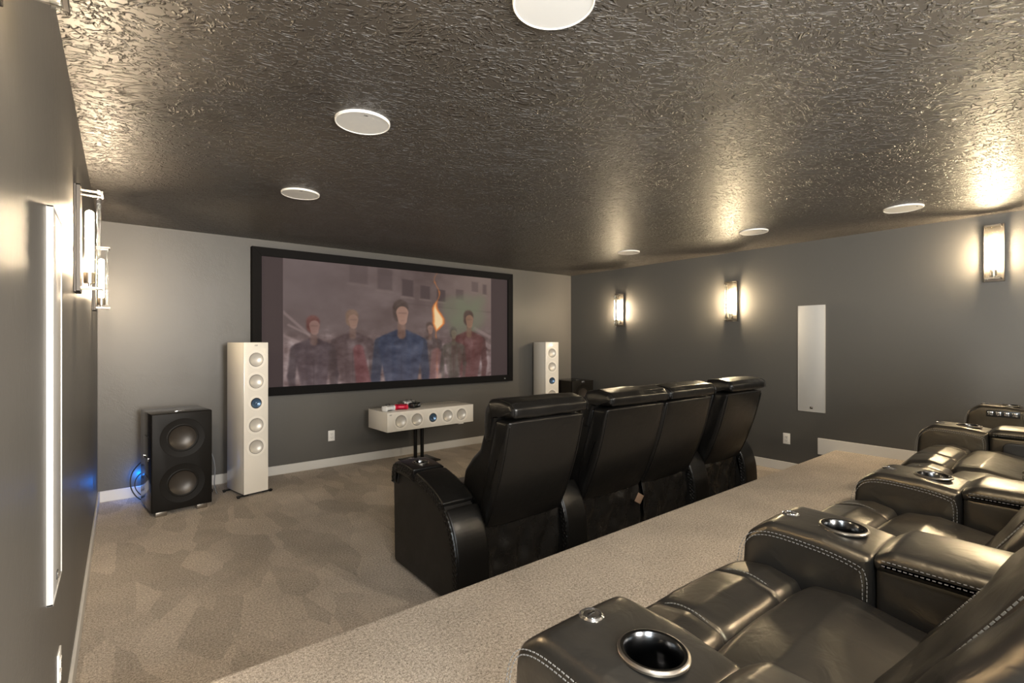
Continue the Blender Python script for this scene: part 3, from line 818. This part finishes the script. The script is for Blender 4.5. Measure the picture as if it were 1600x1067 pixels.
def front_seat(t, x0, x1, patch=False):
    W = x1 - x0
    finish('base', box_bm(x0 + .004, x1 - .004, 2.26, 2.80, .03, .30, .01), M_vinyl, t)
    seat = [(2.30, .30), (2.84, .30), (2.87, .38), (2.85, .455), (2.60, .485), (2.34, .45)]
    finish('seat', pillow(seat, x0 + .004, x1 - .004, .03, .014, ((.27, .008, .02), (.73, .008, .02)), 10, .05, .04, .002), M_leather, t)
    finish('footrest', pillow([(2.86, .12), (2.91, .12), (2.915, .38), (2.875, .39)], x0 + .004, x1 - .004, .02, .006, (), 6, .02), M_leather, t)
    # cushion in front of the shell
    cush = [(2.17, .42), (2.40, .44), (2.425, .56), (2.40, .655), (2.33, .735), (2.25, .80), (2.21, .90), (2.20, .985), (2.08, 1.0)]
    finish('back_cushion', pillow(cush, x0 + .006, x1 - .006, .035, .010, ((.25, .006, .02), (.75, .006, .02)), 12, .05, .03, .003, 11), M_leather, t)
    # shell: leather covered rear of the backrest, curving forward at the bottom
    rear = [(1.968, .978), (1.990, .88), (2.022, .76), (2.066, .63), (2.118, .50), (2.180, .375), (2.215, .365)]
    rs = [Vector(p[:2]) for p in spline([(a, b, 0) for a, b in rear[:-1]], 4)]
    front = [(2.235, .40), (2.23, .52), (2.185, .66), (2.14, .80), (2.10, .92), (2.085, .978)]
    poly = [(p.x, p.y) for p in rs] + front
    finish('back_shell', pillow(poly, x0, x1, .022, .010, (), 12, .015, .03, .0012, 6, .004), M_leather, t, 60)
    for xx, sg in ((x0 + .012, -1), (x1 - .012, 1)):
        bm = bmesh.new(); bm2 = tube([(xx, p.x - .0015, p.y) for p in rs[1:-1]], .0035, 6)
        finish('piping', bm2, M_leather, t)
        bm.free()
    # headrest: a thick hood over the top, longer at the front
    hr = [(1.935, 1.000), (1.932, 1.050), (1.965, 1.078), (2.06, 1.092), (2.155, 1.080), (2.195, 1.02), (2.205, .93), (2.195, .855), (2.165, .832), (2.120, .85), (2.095, .95), (2.07, .996)]
    h = finish('headrest', pillow(hr, x0, x1, .034, .004, (), 14, .022, .022, .0045, 13, .006), M_leather, t, 60)
    finish('seam_piping', tube([(x0 + .03 + (W - .06) * i / 20, 1.9625 - .001 * math.sin(i), 1.0755 + .001 * math.sin(i * 1.7)) for i in range(21)], .0028, 6), M_leather, h)
    for xx in (x0 + .012, x1 - .012):
        finish('seam_piping', tube(spline([(xx, 1.936, 1.005), (xx, 1.936, 1.045), (xx, 1.966, 1.072), (xx, 2.05, 1.086)], 4), .0026, 6), M_leather, h)
    # loose liner hanging below the shell
    bm = bmesh.new(); nx, nz = 60, 36; g = []
    for i in range(nx + 1):
        row = []
        for j in range(nz + 1):
            u, v = i / nx, j / nz; x = x0 + .01 + (W - .02) * u; z = .45 - .42 * v
            yy = 2.185 + .020 * v + .022 * mnoise.noise(Vector((x * 7, z * 4, 1.5))) * (.3 + v) + .016 * mnoise.noise(Vector((x * 11 + z * 7, z * 7 - x * 6, 4)))
            yy -= .018 * abs(math.sin(u * PI * 3 + 2.2 * v + x0 * 4)) * (.4 + .6 * v)
            row.append(bm.verts.new((x, yy, z)))
        g.append(row)
    for i in range(nx):
        for j in range(nz): bm.faces.new((g[i][j], g[i + 1][j], g[i + 1][j + 1], g[i][j + 1]))
    s = finish('rear_liner', bm, M_skirt, t, 60)
    sd = s.modifiers.new('thick', 'SOLIDIFY'); sd.thickness = .003
    if patch:
        bm = xf(box_bm(-.035, .035, -.002, .002, -.032, .032, .001), Matrix.Translation((x1 - .075, 2.128, .30)) @ Matrix.Rotation(.5, 4, 'Y') @ Matrix.Rotation(.15, 4, 'X'))
        tag(finish('care_patch', bm, M_tag, s), 'pale brown patch on the liner')
    if not patch: return
GF = 'black leather recliners of the front row'
seats = [
    ('black leather recliner at left end of front row, both its arms visible', 1.70, 2.275, ((1.49, .21), (2.275, .185)), False),
    ('second black recliner from left in front row, brownish patch under its back', 2.46, 3.07, (), True),
    ('third black recliner from left in front row, pressed against the second', 3.075, 3.675, ((3.675, .22),), False),
    ('right end black recliner of front row, nearest the right wall', 3.895, 4.49, ((4.49, .22),), False)]
for lb, a, b, arms, patch in seats:
    t = thing('recliner', lb, 'recliner', ((a + b) / 2, 2.45, 0), 0, GF)
    front_seat(t, a + .006, b - .006, patch)
    for x, aw in arms: front_arm(t, x, aw)

# ------------------------------------------------------------------ recliners, rear row on the platform
AH = .105                                   # half width of an arm
def rear_arm(t, xc, dy=0.0, dz=0.0, pocket=False, panel=False, lite=False):
    x0, x1 = xc - AH, xc + AH; P0 = PLZ
    yF, yJ, yB = .625 + dy, .335 + dy, -.42 + dy
    cons = [(yJ + .003, P0 + .02), (yF - .01, P0 + .02), (yF, .70 + dz), (yF - .012, .905 + dz), (yF - .07, .951 + dz), (yJ + .10, .949 + dz), (yJ + .003, .934 + dz)]
    o = finish('console', pillow(cons, x0, x1, .022, .003, (), 10, [.01, .01, .03, .06, .05, .05, .014], .03, .0012, 8, .004), M_leather2, t, 60)
    yc, yb = yJ + .087, yJ + .205
    zc = .9465 + dz
    boolean_cut(o, [cup_cutter(xc, yc, zc, .0455)])
    cup_and_button(t, xc, yc, yb, zc + .003, .0455, .9505 + dz, math.radians(1.5))
    body = [(yB, P0 + .02), (yJ - .001, P0 + .02), (yJ - .001, .926 + dz), (yB, .926 + dz)]
    bd = finish('arm_side', pillow(body, x0 + .002, x1 - .002, .018, .002, (), 4, .014, .04, .001, 7, .003), M_leather2, t, 60)
    pad = [(yB - .01, .916 + dz), (yJ - .003, .914 + dz), (yJ - .002, .936 + dz), (yJ - .03, .956 + dz), (yB + .1, .962 + dz), (yB - .01, .945 + dz)]
    p = finish('arm_pad', pillow(pad, x0 - .006, x1 + .006, .020, .010, (), 10, [.014, .014, .015, .03, .03, .02], .03, .0015, 9), M_leather2, t, 60)
    for xx, sg in ((x0, -1), (x1, 1)):
        # two rows of stitches under the console's top edge, down the joint and along the pad
        for k, off in enumerate((0, .008)):
            bm = bmesh.new()
            crv = spline([(0, yF + .003 - off, .62), (0, yF + .001 - off, .80 + dz), (0, yF - .016 - off * .7, .893 + dz - off * .7), (0, yF - .07, .929 + dz - off), (0, yJ + .11, .928 + dz - off), (0, yJ + .03 + off * .4, .915 + dz - off), (0, yJ + .012 + off, .895 + dz - off), (0, yJ + .010 + off, .84 + dz), (0, yJ + .010 + off, .66)], 8)
            stitches(bm, [(xx + sg * .0052, v.y, v.z) for v in crv], (sg, 0, 0))
            tag(finish('stitching', bm, M_thread, o, 0), kind='stuff')
            bm = bmesh.new()
            stitches(bm, [(xx + sg * (.0075 - .0005 * k), yy, .930 + dz + .010 * k) for yy in (yJ - .01, yB + .02)], (sg, 0, .3 * k))
            tag(finish('stitching', bm, M_thread, p, 0), kind='stuff')
    if pocket:
        finish('side_pocket', pillow([(yJ - .20, .62), (yJ - .05, .62), (yJ - .05, .90 + dz), (yJ - .20, .90 + dz)], x0 - .014, x0 + .004, .006, 0, (), 2, .03, .03), M_blackplastic, t, 50)
    if panel:
        s = finish('switch_panel', box_bm(x0 - .008, x0 + .004, yJ + .035, yJ + .185, .885 + dz, .925 + dz, .003), M_blackplastic, t)
        for k in range(4):
            yy = yJ + .165 - k * .036
            b = finish('switch', box_bm(x0 - .012, x0 - .007, yy - .012, yy + .012, .894 + dz, .917 + dz, .002), M_chrome, s)
            bm = box_bm(x0 - .0135, x0 - .0118, -.010, .010, -.0012, .0012)
            finish('switch_mark', xf(bm, Matrix.Translation((0, yy, .9055 + dz)) @ Matrix.Rotation(.7, 4, 'X')), M_slot, b)

def rear_seat(t, x0, x1, dy=0.0):
    W = x1 - x0
    finish('base', box_bm(x0 + .014, x1 - .014, -.25 + dy, .60 + dy, PLZ + .02, .62, .01), M_leather2, t)
    fr = [(.462 + dy, .60), (.462 + dy, .828), (.472 + dy, .850), (.53 + dy, .863), (.60 + dy, .850), (.645 + dy, .80), (.672 + dy, .70), (.665 + dy, .56), (.62 + dy, .48), (.50 + dy, .46)]
    fc = finish('leg_cushion', pillow(fr, x0 + .012, x1 - .012, .030, .012, ((.30, .006, .008), (.74, .006, .008)), 14, .025, .022, .0035, 7), M_leather2, t, 70)
    for f in (.30, .74):
        xx = x0 + W * f + .009
        bm = bmesh.new()
        crv = spline([(xx, .475 + dy, .8545), (xx, .53 + dy, .8705), (xx, .588 + dy, .8605), (xx, .645 + dy, .807)], 8)
        stitches(bm, crv, (0, .2, 1), .008, .0052, .0009, .0009)
        tag(finish('stitching', bm, M_threadd, fc, 0), kind='stuff')
    sc = [(-.12 + dy, .62), (.458 + dy, .62), (.458 + dy, .822), (.438 + dy, .852), (.36 + dy, .858), (.22 + dy, .832), (.10 + dy, .80), (-.12 + dy, .79)]
    finish('seat_cushion', pillow(sc, x0 + .012, x1 - .012, .032, .014, (), 14, .03, .024, .004, 5), M_leather2, t, 70)
    bk = [(-.10 + dy, .66), (.16 + dy, .70), (.262 + dy, .765), (.232 + dy, .84), (.19 + dy, .90), (.128 + dy, 1.0), (.065 + dy, 1.10), (.005 + dy, 1.20), (-.06 + dy, 1.27), (-.17 + dy, 1.28), (-.25 + dy, 1.20), (-.22 + dy, 1.0), (-.16 + dy, .80)]
    msk = lambda p: 1 if p.x > -.1 + dy - (p.y - .7) * .25 else .2
    b = finish('backrest', pillow(bk, x0 + .012, x1 - .012, .045, .018, ((.2, .013, .016), (.8, .013, .016)), 22, .04, .022, .013, 6.5, 0, 'x', msk), M_leather2, t, 70)
    for f in (.2, .8):
        for q in (-.011,):
            xx = x0 + W * f + q; bm = bmesh.new()
            crv = spline([(xx, .250 + dy, .82), (xx, .204 + dy, .90), (xx, .141 + dy, 1.0), (xx, .078 + dy, 1.10), (xx, .018 + dy, 1.20)], 8)
            stitches(bm, crv, (0, 1, .5), .009, .006, .0011, .0011)
            tag(finish('stitching', bm, M_threadd, b, 0), kind='stuff')
GR = 'charcoal leather recliners of the rear row'
rear = [
    ('nearest charcoal leather recliner, at the bottom right of the picture', .86, 1.40, 0, ((.755, 0, 0, False, False), (1.505, 0, 0, False, False))),
    ('second nearest recliner of rear row, its seat glowing golden', 1.61, 2.15, 0, ((2.257, -.02, 0, False, False),)),
    ('rear row recliner just beyond the third near armrest, with wrinkled leg cushion', 2.362, 2.95, 0, ()),
    ('rear row recliner touching the armrest with the side pocket', 2.95, 3.54, .03, ((3.648, .10, 0, True, False),)),
    ('farthest recliner of rear row with the switch panel on its raised arm', 3.76, 4.41, .05, ((4.53, .04, .04, False, True),))]
for lb, a, b, dy, arms in rear:
    t = thing('recliner', lb, 'recliner', ((a + b) / 2, .1 + dy, PLZ), 0, GR)
    rear_seat(t, a, b, dy)
    for xc, ay, az, pk, pn in arms: rear_arm(t, xc, ay, az, pk, pn)
